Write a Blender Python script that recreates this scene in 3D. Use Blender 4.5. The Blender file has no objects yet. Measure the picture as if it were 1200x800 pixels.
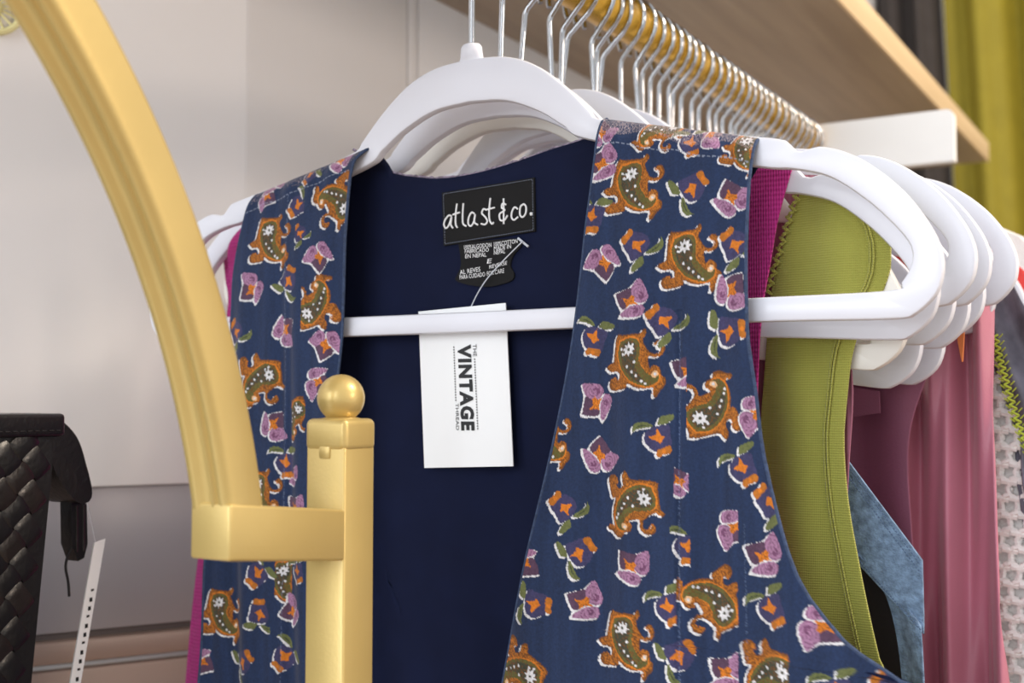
import bpy, bmesh, math, random
import numpy as np
from mathutils import Vector, Matrix
random.seed(7); rng = np.random.default_rng(7)
SC = bpy.context.scene
COL = SC.collection
R = math.radians

# ------------------------------------------------------------------ camera
cam_d = bpy.data.cameras.new('camera'); cam = bpy.data.objects.new('camera', cam_d); COL.objects.link(cam)
cam.location = (0.3158, -0.487, 1.45)
cam.rotation_euler = (R(90 + 2.95), 0, R(30.72))
cam_d.sensor_width = 36; cam_d.lens = 41.4
cam_d.clip_start = 0.02
cam_d.dof.use_dof = True; cam_d.dof.focus_distance = 0.545; cam_d.dof.aperture_fstop = 9.0
SC.camera = cam

# ------------------------------------------------------------------ world, lights, exposure
w = bpy.data.worlds.new('world'); SC.world = w; w.use_nodes = True
bg = w.node_tree.nodes['Background']; bg.inputs[0].default_value = (0.97, 0.98, 1.0, 1); bg.inputs[1].default_value = 0.70

def area(name, loc, target, size, power, col, sizey=None):
    l = bpy.data.lights.new(name, 'AREA'); o = bpy.data.objects.new(name, l); COL.objects.link(o)
    l.shape = 'RECTANGLE'; l.size = size; l.size_y = sizey or size; l.energy = power; l.color = col
    o.location = loc
    o.rotation_euler = (Vector(target) - Vector(loc)).to_track_quat('-Z', 'Y').to_euler()
    return o
area('shop_window_daylight', (-0.3, -3.2, 2.2), (0, 0, 1.45), 2.4, 66, (0.90, 0.95, 1.0), 2.0)
area('ceiling_lamp_warm', (1.3, 0.5, 2.9), (0.05, 0.25, 1.5), 0.5, 26, (1.0, 0.84, 0.66))

area('far_wall_lamp_warm', (3.2, 0.35, 2.25), (-.25, .25, 1.62), 0.6, 20, (1.0, 0.80, 0.64))

SC.view_settings.view_transform = 'Standard'; SC.view_settings.look = 'None'
SC.view_settings.gamma = 1; SC.view_settings.use_curve_mapping = False
SC.view_settings.exposure = 0.36

# ------------------------------------------------------------------ measured shapes (metres)
DATA = {}
DATA['vest_right_inner'] = [[0.0774,1.5812],[0.0742,1.5435],[0.0661,1.4893],[0.0518,1.4152],[0.039,1.3637],[0.0266,1.3194],[-0.005,1.19],[-0.03,1.02]]
DATA['vest_right_outer'] = [[0.151,1.5639],[0.1489,1.5368],[0.149,1.4826],[0.1521,1.4575],[0.1551,1.4292],[0.162,1.4014],[0.1723,1.3744],[0.1858,1.357],[0.2007,1.3462],[0.2104,1.3415],[0.232,1.325],[0.236,1.19],[0.236,1.02]]
DATA['vest_left_outer'] = [[-0.1346,1.566],[-0.1435,1.53],[-0.1473,1.4926],[-0.1529,1.4458],[-0.1602,1.3896],[-0.1629,1.3606],[-0.1643,1.2965],[-0.175,1.19],[-0.178,1.02]]
DATA['vest_left_inner'] = [[-0.0578,1.5832],[-0.0654,1.5694],[-0.0684,1.5253],[-0.0713,1.4812],[-0.0748,1.4373],[-0.0787,1.3717],[-0.0825,1.3063],[-0.075,1.19],[-0.062,1.02]]
DATA['vest_neck'] = [[-0.0807,1.5862],[-0.0749,1.5828],[-0.0691,1.5794],[-0.0628,1.5746],[-0.0487,1.5695],[-0.0323,1.5661],[-0.019,1.5648],[-0.0008,1.5656],[0.0193,1.5683],[0.0387,1.5722],[0.0538,1.5747],[0.0653,1.5767]]
DATA['paisley'] = {"out":[[-6.93,14.88],[-4.63,14.19],[-0.07,14.12],[4.44,14.06],[6.33,16.05],[7.44,14.13],[5.55,11.25],[7.02,7.0],[8.87,4.83],[11.46,4.75],[12.58,6.54],[11.48,8.11],[10.01,8.97],[11.5,10.46],[13.34,9.97],[14.57,7.07],[13.3,4.26],[10.34,3.02],[7.37,3.53],[7.34,-1.73],[9.57,-0.48],[11.78,-1.92],[12.13,-5.24],[13.74,-6.06],[13.58,-9.09],[11.35,-11.35],[9.12,-14.42],[7.86,-13.77],[8.4,-10.35],[3.55,-10.37],[-0.2,-9.31],[-3.6,-7.31],[-3.99,-9.4],[-8.58,-10.05],[-12.43,-10.01],[-13.97,-7.78],[-13.18,-5.29],[-10.86,-4.49],[-8.94,-5.86],[-7.4,-3.98],[-8.92,-1.75],[-12.39,-1.77],[-14.71,0.4],[-13.15,1.72],[-10.83,2.51],[-10.05,5.33],[-9.26,8.83],[-8.47,12.34]],"olive":[[-5.8,11.21],[-0.08,12.42],[3.68,10.74],[4.02,6.03],[3.25,1.89],[5.1,-1.97],[7.32,-4.76],[9.19,-3.21],[11.03,-4.35],[10.27,-7.45],[6.55,-9.35],[2.81,-8.63],[-1.7,-6.42],[-4.72,-3.01],[-6.84,0.86],[-7.73,6.24]],"core":[[-4.27,9.99],[-0.09,11.06],[2.31,9.25],[2.29,5.18],[0.98,0.31],[2.84,-4.24],[5.07,-7.03],[2.82,-7.62],[-1.31,-4.69],[-4.33,-0.93],[-5.68,3.03],[-6.04,7.09]],"flower":[[-1.23,10.62],[-0.33,9.14],[1.41,9.84],[0.8,8.09],[2.3,7.35],[0.49,6.7],[1.01,5.06],[-0.73,5.7],[-1.64,4.11],[-2.39,5.67],[-4.3,4.87],[-3.45,6.66],[-4.82,7.55],[-2.99,8.06],[-3.28,9.74],[-1.84,8.99]],"curl":[[8.07,-3.67],[9.71,-2.68],[10.74,-3.71],[10.14,-5.32],[8.65,-5.75],[7.69,-4.92]],"dots":[[1.33,-4.4],[3.57,-6.99],[0.99,1.66],[-4.68,5.51],[-2.8,-0.09],[-0.54,-2.57],[9.4,-4.19],[-5.43,7.83],[5.06,-8.17]]}
DATA['pansy'] = {"white":[[-9.86,2.81],[-8.58,3.76],[-0.37,5.95],[4.59,10.5],[5.84,8.93],[8.47,5.34],[9.84,0.83],[8.44,-2.25],[6.26,-3.13],[8.12,-4.0],[7.95,-7.12],[5.76,-9.59],[-0.04,-10.28],[-6.85,-9.67],[-5.41,-6.46],[-6.52,-4.61],[-8.35,-1.27]],"purple":[[-8.34,2.52],[0.18,5.02],[1.75,3.9],[1.57,-0.42],[-2.78,-4.97],[-5.4,-4.23],[-7.15,-1.17]],"pinka":[[0.49,5.05],[4.59,9.53],[7.46,5.26],[9.07,0.91],[7.66,-1.83],[4.7,-2.37],[1.57,-0.56]],"pinkb":[[-4.93,-6.7],[-0.01,-3.89],[5.48,-2.99],[7.19,-4.22],[7.18,-6.7],[5.46,-8.52],[-0.03,-9.17],[-5.57,-8.43]],"centre":[[-4.59,0.31],[-1.19,-0.38],[0.95,1.47],[2.52,0.77],[2.2,-1.41],[4.23,-2.83],[-0.01,-3.06],[-1.99,-4.48],[-2.38,-2.29]],"spa":[[4.88,3.32],[6.75,2.44],[7.05,0.6],[5.95,-0.74],[4.55,-0.17],[4.4,1.06],[5.49,0.88],[5.96,1.61],[5.19,2.24]],"spb":[[1.16,-5.31],[3.13,-4.45],[4.53,-5.15],[4.37,-6.55],[2.8,-7.24],[1.55,-6.67],[2.49,-6.03],[3.28,-5.68],[2.5,-5.19]]}
DATA['bud'] = {"white":[[-10.33,0.34],[-9.83,4.54],[-6.58,7.34],[-1.18,6.92],[0.81,5.18],[1.46,8.87],[4.41,10.28],[10.17,10.73],[10.31,8.11],[7.63,5.9],[8.88,2.02],[9.32,-7.04],[6.33,-8.09],[3.16,-9.58],[0.78,-7.92],[-3.22,-4.9],[-4.66,-1.56],[-4.49,1.95],[-8.05,2.27],[-8.7,0.37]],"body":[[-3.2,1.95],[0.65,4.46],[7.63,5.62],[8.4,1.28],[8.86,-4.2],[1.9,-6.53],[-1.93,-4.05],[-3.53,-1.44]],"leafa":[[-8.86,1.48],[-8.69,4.66],[-6.09,6.69],[-1.58,6.32],[0.65,4.74],[-3.84,3.98],[-7.56,3.03]],"leafb":[[2.25,5.61],[3.05,8.68],[5.12,9.66],[9.85,10.14],[9.84,8.34],[7.0,6.38],[4.0,5.51]],"centre":[[-1.76,0.01],[1.44,1.06],[2.24,4.21],[3.98,0.79],[5.72,0.29],[3.65,-2.86],[1.43,-1.44],[-0.8,-0.86]],"tail":[[2.22,-5.8],[4.76,-4.81],[8.39,-3.56],[8.85,-6.82],[4.9,-7.84],[3.32,-9.14],[1.73,-7.94]],"vein":[[-7.56,4.01],[-4.8,5.42],[-0.63,5.3],[-4.48,4.76]]}
DATA['motifs'] = [["P",0.0959,1.5446,0,1,None,None],["P",0.1225,1.5105,6,1,None,None],["P",0.0971,1.4659,4,1,None,None],["P",0.1324,1.4475,116,1,0.1208,None],["P",0.0947,1.4054,-80,1,None,None],["P",0.0915,1.3435,0,1,None,None],["P",0.1317,1.3669,-150,1,None,0.143],["P",0.1558,1.3384,-84,1,None,0.1659],["P",0.0372,1.3265,-112,1,None,None],["P",0.0505,1.4328,0,0.95,None,None],["P",0.106,1.5726,-95,0.8,None,None],["P",0.1464,1.5567,-20,0.7,None,None],["P",-0.1187,1.5354,0,1,None,None],["P",-0.0738,1.5559,-150,1,None,None],["P",-0.0846,1.5008,116,1,-0.0944,None],["P",-0.1244,1.462,-80,1,None,None],["P",-0.1509,1.3338,0,1,None,None],["P",-0.1229,1.3991,0,1,None,None],["P",-0.1073,1.3547,-10,0.9,-0.112,-0.1026],["P",-0.0996,1.4424,-60,0.8,-0.1025,-0.0908],["F",0.0795,1.5594,10,1,None,None],["F",0.1424,1.5381,-49,1,None,None],["F",0.081,1.5119,121,1,None,None],["F",0.0956,1.4958,0,1,None,None],["F",0.1432,1.4973,-104,1,None,None],["F",0.0756,1.45,61,1,None,None],["F",0.0793,1.4268,-69,1,None,None],["F",0.1217,1.4651,0,1,None,0.1209],["F",0.1534,1.444,-180,1,None,None],["F",0.0954,1.3794,-25,1,None,None],["F",0.0418,1.3749,-189,1,None,None],["F",0.0705,1.3613,0,1,None,None],["F",0.1418,1.3961,-180,1,None,0.1436],["F",0.1546,1.3877,0,1.05,None,None],["F",0.1794,1.359,-190,1.1,None,None],["F",0.1374,1.338,-10,1,None,0.1427],["F",0.1312,1.5666,-120,0.8,None,None],["F",0.0795,1.5735,-60,0.8,None,None],["F",0.1185,1.4167,-40,0.8,0.1154,0.1217],["F",-0.1313,1.5116,60,1,None,None],["F",-0.0843,1.5249,121,1,None,None],["F",-0.1061,1.488,-119,1,None,None],["F",-0.0798,1.4792,100,1,None,None],["F",-0.0824,1.4593,-180,1,None,None],["F",-0.1132,1.4378,-104,1,None,None],["F",-0.1024,1.3414,40,0.9,-0.11,None],["F",-0.101,1.4125,-20,0.7,-0.1045,None],["F",-0.0984,1.3961,-20,0.9,None,None],["F",-0.1234,1.5603,-180,0.8,None,None],["F",-0.1632,1.3068,-180,1,None,None],["B",0.1239,1.5402,105,1,None,None],["B",0.0733,1.5358,-25,1,None,None],["B",0.1012,1.5202,-155,1,None,None],["B",0.1464,1.517,-165,1,None,None],["B",0.1131,1.4864,-155,1,None,None],["B",0.074,1.4805,-30,1,None,None],["B",0.1392,1.4771,75,1.05,None,None],["B",0.1055,1.4348,0,1,None,None],["B",0.1432,1.4225,10,1,None,None],["B",0.0637,1.4029,-155,1,None,None],["B",0.0688,1.3794,105,1,None,None],["B",0.1191,1.3894,-20,0.95,0.1136,0.1222],["B",0.0458,1.3554,65,1,None,None],["B",0.1102,1.3625,5,1,None,0.1165],["B",0.1179,1.3394,105,1,None,0.1241],["B",0.1551,1.3654,10,1,None,None],["B",0.1821,1.3354,0,1,None,None],["B",0.161,1.4101,-155,1,None,None],["B",0.1201,1.5641,-10,0.8,None,None],["B",0.2077,1.3392,-155,1,None,None],["B",-0.101,1.557,-75,0.9,None,-0.0957],["B",-0.0955,1.5397,-160,0.7,-0.1008,-0.0896],["B",-0.1028,1.5124,135,1,None,-0.0952],["B",-0.1384,1.4886,-165,1,None,None],["B",-0.1093,1.4189,-15,1,None,None],["B",-0.1241,1.3615,-60,1,None,None],["B",-0.098,1.3625,0,0.8,None,None],["B",-0.1189,1.3367,160,1,None,-0.1142],["B",-0.1068,1.3193,-60,1,None,None],["B",-0.1319,1.309,105,1,None,None],["F",-0.074,1.5774,-40,0.8,None,None],["B",-0.0953,1.5724,-60,0.7,None,None],["F",-0.1174,1.5718,-20,0.6,None,None]]
DATA['label_strokes'] = [[[-0.0147,0.0092,1.5445],[-0.0166,0.0092,1.5451],[-0.0187,0.0092,1.5432],[-0.0196,0.0092,1.5406],[-0.0184,0.0092,1.5387],[-0.0166,0.0092,1.5401],[-0.0149,0.0092,1.5441],[-0.0154,0.0092,1.5405],[-0.0141,0.0092,1.5383]],[[-0.0117,0.0092,1.5507],[-0.0124,0.0092,1.5453],[-0.0124,0.0092,1.5403],[-0.0113,0.0092,1.5383]],[[-0.0142,0.0092,1.5453],[-0.0099,0.0092,1.5461]],[[-0.0078,0.0092,1.5506],[-0.0082,0.0092,1.5447],[-0.0079,0.0092,1.5402],[-0.0059,0.0092,1.5387]],[[-0.001,0.0092,1.5447],[-0.0029,0.0092,1.5454],[-0.0045,0.0092,1.543],[-0.0048,0.0092,1.54],[-0.0033,0.0092,1.5386],[-0.0015,0.0092,1.5406],[-0.0006,0.0092,1.5446],[-0.0012,0.0092,1.5406],[0.001,0.0092,1.5388]],[[0.0061,0.0092,1.5459],[0.0043,0.0092,1.5466],[0.0033,0.0092,1.5446],[0.0053,0.0092,1.5425],[0.0065,0.0092,1.5403],[0.0052,0.0092,1.5388],[0.0028,0.0092,1.5393]],[[0.0083,0.0092,1.5518],[0.0076,0.0092,1.5458],[0.0078,0.0092,1.5411],[0.0092,0.0092,1.5387],[0.0103,0.0092,1.5395]],[[0.0057,0.0092,1.5461],[0.0109,0.0092,1.5468]],[[0.0175,0.0092,1.5477],[0.0154,0.0092,1.5484],[0.0149,0.0092,1.5464],[0.0167,0.0092,1.545],[0.0138,0.0092,1.5433],[0.0141,0.0092,1.5403],[0.0165,0.0092,1.5401],[0.0183,0.0092,1.5423]],[[0.016,0.0092,1.5509],[0.0161,0.0092,1.5381]],[[0.0242,0.0092,1.5449],[0.0224,0.0092,1.546],[0.0209,0.0092,1.544],[0.0206,0.0092,1.5412],[0.0221,0.0092,1.5397],[0.0244,0.0092,1.5411]],[[0.0276,0.0092,1.5472],[0.0257,0.0092,1.5459],[0.0254,0.0092,1.5423],[0.0268,0.0092,1.5407],[0.0286,0.0092,1.5423],[0.0289,0.0092,1.5456],[0.0276,0.0092,1.5472]],[[0.0317,0.0092,1.5419],[0.0319,0.0092,1.5417]]]
DATA['label'] = [[-0.0211,1.5572],[0.0333,1.5598],[0.0337,1.5333],[-0.02,1.5298]]
DATA['care'] = [[-0.0114,1.5308],[0.0225,1.5305],[0.0255,1.5268],[0.0212,1.5227],[0.0193,1.5172],[0.0214,1.5134],[0.0198,1.5098],[0.0076,1.5076],[-0.0036,1.5087],[-0.0129,1.5116],[-0.0121,1.5146],[-0.0098,1.5199]]
DATA['care_text'] = [["100%ALGODON",[-0.0076,0.0092,1.527],[0.0086,0.0092,1.5273],[-0.0078,0.0092,1.5292]],["100%COTTON",[0.01,0.0092,1.5275],[0.0236,0.0092,1.5282],[0.01,0.0092,1.5296]],["FABRICADO",[-0.0073,0.0092,1.5251],[0.007,0.0092,1.5251],[-0.0073,0.0092,1.527]],["MADE IN",[0.01,0.0092,1.5254],[0.0199,0.0092,1.5259],[0.01,0.0092,1.5275]],["EN NEPAL",[-0.007,0.0092,1.5226],[0.0056,0.0092,1.5227],[-0.007,0.0092,1.5246]],["NEPAL",[0.01,0.0092,1.5233],[0.0165,0.0092,1.5237],[0.01,0.0092,1.5254]],["E",[0.0059,0.0092,1.5191],[0.0084,0.0092,1.5193],[0.0064,0.0092,1.5214]],["AL REVES",[-0.0102,0.0092,1.5144],[0.0021,0.0092,1.5155],[-0.0104,0.0092,1.5167]],["REVERSE",[0.0073,0.0092,1.5164],[0.0176,0.0092,1.5179],[0.0073,0.0092,1.5183]],["PARA CUIDADO",[-0.0103,0.0092,1.512],[0.0049,0.0092,1.5128],[-0.0105,0.0092,1.5142]],["FOR CARE",[0.0059,0.0092,1.5129],[0.0159,0.0092,1.514],[0.0059,0.0092,1.5151]]]
DATA['tag'] = [[-0.0332,1.4964],[0.019,1.4986],[0.0233,1.419],[-0.0291,1.4167]]
DATA['tag_text'] = [["VINTAGE",[-0.0091,0.006,1.4788],[-0.0067,0.006,1.4359],[-0.001,0.006,1.4788]],["THE",[0.0001,0.006,1.4788],[0.0004,0.006,1.4727],[0.0022,0.006,1.4788]],["THREAD",[-0.0101,0.006,1.4494],[-0.0097,0.006,1.436],[-0.0083,0.006,1.4495]]]
DATA['tag_dots'] = [[[-0.0112,0.006,1.4776],[-0.0099,0.006,1.451]],[[0.0012,0.006,1.4713],[0.0031,0.006,1.4369]]]
DATA['tag_thread'] = [[0.0248,0.0085,1.5304],[0.0306,0.0085,1.5258],[0.0281,0.007,1.5283],[0.0174,0.007,1.5197],[0.0085,0.007,1.5118],[0.0025,0.007,1.5044],[-0.0031,0.007,1.4948]]
DATA['post_corner'] = [0.0166,-0.1148,1.4072]
DATA['arch'] = [-0.499,1.3519,0.3355]
DATA['arm'] = [-0.1782,1.3905,1.4125]
DATA['arm_mid'] = [1.404,1.397]
DATA['post_top'] = [1.4306,1.4429,1.4507]
DATA['magenta'] = {"y":0.025,"yaw":-1,"xref":0.15,"panels":[[[[0.1332,1.5611],[0.1327,1.5164],[0.1322,1.4698],[0.1309,1.4158]],[[0.1586,1.5584],[0.1558,1.5502],[0.1504,1.5307],[0.1467,1.5117],[0.1429,1.4926],[0.1406,1.4696],[0.1381,1.416]]],[[[-0.1735,1.5571],[-0.1911,1.5452],[-0.1908,1.5268],[-0.1878,1.5103],[-0.1941,1.4759],[-0.1998,1.405]],[[-0.1431,1.5637],[-0.1395,1.5337],[-0.1355,1.4748],[-0.1284,1.4073]]],[[[-0.1998,1.405],[-0.2086,1.353],[-0.2171,1.2827],[-0.2218,1.2319],[-0.2218,1.06]],[[0.1381,1.416],[0.1459,1.3778],[0.1587,1.3278],[0.1657,1.2923],[0.1677,1.06]]]]}
DATA['olive'] = {"y":0.041,"yaw":-4,"xref":0.17,"panels":[[[[0.1567,1.5504],[0.1509,1.5347],[0.1463,1.5212],[0.1426,1.5096],[0.14,1.4998],[0.1368,1.4702],[0.1331,1.4307],[0.1306,1.3913],[0.1281,1.352],[0.1254,1.2818],[0.1254,1.06]],[[0.1838,1.5494],[0.1931,1.5287],[0.1955,1.5179],[0.1935,1.5029],[0.1804,1.477],[0.1759,1.4504],[0.1741,1.4314],[0.1756,1.405],[0.1797,1.379],[0.1838,1.3571],[0.1879,1.3383],[0.198,1.2932],[0.2,1.06]]]]}
DATA['sheer'] = {"y":0.0485,"yaw":-5,"xref":0.16,"panels":[[[[0.1348,1.5574],[0.1313,1.5069],[0.1286,1.4464],[0.128,1.3905],[0.1272,1.3193],[0.1272,1.06]],[[0.1633,1.5546],[0.1677,1.505],[0.1767,1.462],[0.1737,1.4121],[0.169,1.3243],[0.171,1.06]]]]}
DATA['denim_band'] = {"y":0.078,"yaw":-5,"xref":0.17,"panels":[[[[0.14,1.4567],[0.1395,1.4131],[0.1394,1.4049]],[[0.1993,1.3776],[0.1996,1.3529],[0.1995,1.3443]]]]}
DATA['denim_low'] = {"y":0.08,"yaw":-5,"xref":0.17,"panels":[[[[0.1614,1.3862],[0.176,1.3711],[0.1843,1.3504],[0.1884,1.3203],[0.1893,1.2816],[0.1893,1.06]],[[0.1992,1.3486],[0.1993,1.337],[0.1991,1.3215],[0.1987,1.3022],[0.1984,1.283],[0.2004,1.06]]]]}
DATA['black'] = {"y":0.1,"yaw":-5,"xref":0.17,"panels":[[[[0.1453,1.3867],[0.1449,1.3529],[0.1437,1.2692],[0.1437,1.06]],[[0.1901,1.3567],[0.1897,1.3325],[0.1888,1.2762],[0.1908,1.06]]]]}
DATA['rose_shade'] = {"y":0.145,"yaw":-6,"xref":0.18,"panels":[[[[0.1335,1.4712],[0.1329,1.4275],[0.132,1.3636],[0.1305,1.2554],[0.1305,1.06]],[[0.1911,1.4703],[0.1801,1.4284],[0.1817,1.3671],[0.1833,1.2636],[0.1853,1.06]]]]}
DATA['rose'] = {"y":0.177,"yaw":-7,"xref":0.2,"panels":[[[[0.1805,1.4807],[0.1756,1.4598],[0.166,1.4272],[0.1678,1.3716],[0.1704,1.335],[0.1729,1.2988],[0.1748,1.2539],[0.1748,1.06]],[[0.2185,1.5159],[0.2177,1.473],[0.2169,1.437],[0.2178,1.3747],[0.2199,1.3351],[0.2226,1.3048],[0.2242,1.2616],[0.2262,1.06]]]]}
DATA['orange'] = {"y":0.158,"yaw":-7,"xref":0.2,"panels":[[[[0.2015,1.5039],[0.202,1.486],[0.2043,1.4709]],[[0.207,1.5036],[0.2058,1.4859],[0.2047,1.4709]]]]}
DATA['crochet'] = {"y":0.208,"yaw":-7,"xref":0.22,"panels":[[[[0.2062,1.486],[0.2043,1.3893],[0.2052,1.2505],[0.2052,1.06]],[[0.2264,1.4831],[0.241,1.3911],[0.2443,1.2566],[0.2463,1.06]]]]}
DATA['grey'] = {"y":0.195,"yaw":-7,"xref":0.22,"panels":[[[[0.2088,1.512],[0.2126,1.4829],[0.2207,1.4551],[0.2276,1.4186],[0.236,1.27]],[[0.2244,1.514],[0.2402,1.4822],[0.2499,1.455],[0.254,1.4193],[0.262,1.27]]]]}
DATA['lime'] = [[0.2164,0.187,1.4861],[0.2187,0.187,1.4733],[0.2219,0.187,1.4596],[0.2246,0.187,1.4482],[0.2285,0.187,1.4347],[0.2344,0.187,1.4169]]
DATA['pocket'] = [[0.1526,0.14,1.4424],[0.1664,0.14,1.4443],[0.1661,0.14,1.4558],[0.1529,0.14,1.4577]]
DATA['whitetop'] = {"y":0.34,"yaw":-7,"xref":0.2,"panels":[[[[0.06,1.585],[0.06,1.4],[0.06,1.1]],[[0.196,1.566],[0.214,1.556],[0.221,1.53],[0.21,1.4],[0.21,1.1]]]]}
DATA['trim_end'] = 1.4988
DATA['red'] = {"y":0.3,"yaw":-7,"xref":0.2,"panels":[[[[0.06,1.575],[0.06,1.4],[0.06,1.1]],[[0.2,1.545],[0.219,1.53],[0.226,1.5],[0.21,1.4],[0.21,1.1]]]]}
DATA['corner'] = 0.1333
DATA['bend'] = -29.0
DATA['seams'] = [1.394,1.2991,1.2941,1.2788]
DATA['vseam'] = [0.3295,0.3447]
DATA['bag'] = [[-0.122,1.4451],[-0.0848,1.4431],[-0.0855,1.4287],[-0.097,1.3106]]
DATA['tab'] = [[-0.0916,1.4444],[-0.0822,1.443],[-0.0686,1.4318],[-0.0616,1.4154],[-0.058,1.4031],[-0.0595,1.3974],[-0.0662,1.3969],[-0.075,1.4046],[-0.0827,1.4164],[-0.085,1.4287]]
DATA['pull'] = [[-0.0656,1.3978],[-0.0556,1.3953],[-0.0545,1.3736],[-0.0566,1.3666],[-0.0605,1.3653],[-0.0646,1.3746]]
DATA['cord'] = [[-0.0635,1.3745],[-0.0666,1.3682],[-0.0676,1.3626],[-0.0658,1.3548],[-0.065,1.3472]]
DATA['btag'] = [[-0.0517,1.3742],[-0.0443,1.3757],[-0.0586,1.3028],[-0.0657,1.303]]
DATA['bthread'] = [[-0.0605,1.4167],[-0.0562,1.3962],[-0.0494,1.3708]]
DATA['orn'] = [-0.3557,-0.014,1.7042]
DATA['curtain'] = [[-0.3437,2.4192],[-0.1233,2.3751],[-0.1333,2.3771],[0.2117,2.3081],[-0.1133,1.8471]]
DATA['bracket'] = [0.1292,1.704,1.6586]

# ------------------------------------------------------------------ helpers
def lin(c):
    return tuple(((v/255)/12.92 if v/255 <= .04045 else ((v/255+.055)/1.055)**2.4) for v in c)

MATS = {}
def mat(name, rgb, rough=.6, metal=0., bump=0., scale=400., var=0., vscale=30., kind='noise', sheen=0., spec=.5, coat=0., trans=0., alpha=1.):
    if name in MATS: return MATS[name]
    m = bpy.data.materials.new(name); m.use_nodes = True; nt = m.node_tree; b = nt.nodes['Principled BSDF']
    b.inputs['Roughness'].default_value = rough; b.inputs['Metallic'].default_value = metal
    b.inputs['Specular IOR Level'].default_value = spec; b.inputs['Coat Weight'].default_value = coat
    b.inputs['Sheen Weight'].default_value = sheen; b.inputs['Alpha'].default_value = alpha
    c = lin(rgb)
    tc = nt.nodes.new('ShaderNodeTexCoord')
    n = nt.nodes.new('ShaderNodeTexNoise'); n.inputs['Scale'].default_value = vscale; n.inputs['Detail'].default_value = 4
    nt.links.new(tc.outputs['Object'], n.inputs['Vector'])
    r = nt.nodes.new('ShaderNodeValToRGB')
    r.color_ramp.elements[0].position = .3; r.color_ramp.elements[1].position = .7
    r.color_ramp.elements[0].color = tuple(v*(1-var) for v in c)+(1,)
    r.color_ramp.elements[1].color = tuple(min(1, v*(1+var)) for v in c)+(1,)
    nt.links.new(n.outputs['Fac'], r.inputs['Fac']); nt.links.new(r.outputs['Color'], b.inputs['Base Color'])
    if bump:
        bp = nt.nodes.new('ShaderNodeBump'); bp.inputs['Strength'].default_value = bump; bp.inputs['Distance'].default_value = .001
        if kind == 'noise':
            t = nt.nodes.new('ShaderNodeTexNoise'); t.inputs['Scale'].default_value = scale; t.inputs['Detail'].default_value = 3
            nt.links.new(tc.outputs['Object'], t.inputs['Vector']); nt.links.new(t.outputs['Fac'], bp.inputs['Height'])
        else:   # woven / knitted relief: two crossed wave textures
            t = nt.nodes.new('ShaderNodeTexWave'); t.bands_direction = 'X'; t.inputs['Scale'].default_value = scale; t.inputs['Distortion'].default_value = .6
            t2 = nt.nodes.new('ShaderNodeTexWave'); t2.bands_direction = 'Z'; t2.inputs['Scale'].default_value = scale*(.8 if kind == 'weave' else .55); t2.inputs['Distortion'].default_value = .6
            mx = nt.nodes.new('ShaderNodeMath'); mx.operation = 'ADD'
            nt.links.new(tc.outputs['Object'], t.inputs['Vector']); nt.links.new(tc.outputs['Object'], t2.inputs['Vector'])
            nt.links.new(t.outputs['Fac'], mx.inputs[0])
            if kind == 'rib':
                mx.inputs[1].default_value = 0
            else:
                nt.links.new(t2.outputs['Fac'], mx.inputs[1])
            nt.links.new(mx.outputs[0], bp.inputs['Height'])
        nt.links.new(bp.outputs['Normal'], b.inputs['Normal'])
    MATS[name] = m
    return m

def mesh(name, verts, faces, smooth=True):
    me = bpy.data.meshes.new(name)
    me.from_pydata([tuple(map(float, v)) for v in verts], [], faces); me.validate(); me.update()
    if smooth: me.polygons.foreach_set('use_smooth', [True]*len(me.polygons))
    return me

def obj(name, me, m=None, parent=None):
    o = bpy.data.objects.new(name, me); COL.objects.link(o)
    if m is not None and not me.materials: me.materials.append(m)
    if parent is not None:
        o.parent = parent; o.matrix_parent_inverse = Matrix.Identity(4)
        o.location = -Vector(parent.location) if parent.get('world_space') else (0, 0, 0)
    return o

def tag(o, label, cat, group=None):
    o['label'] = label; o['category'] = cat
    if group: o['group'] = group
    return o

def thing(name, label, cat, loc=(0, 0, 0), group=None, world=True):
    """Empty at the thing's base; its parts are given in world coordinates when world is set"""
    o = bpy.data.objects.new(name, None); COL.objects.link(o); o.location = loc; o.empty_display_size = .02
    if world: o['world_space'] = 1
    return tag(o, label, cat, group)

def struct(name, me, m, parent=None):
    o = obj(name, me, m, parent)
    if parent is None: o['kind'] = 'structure'
    return o

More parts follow.
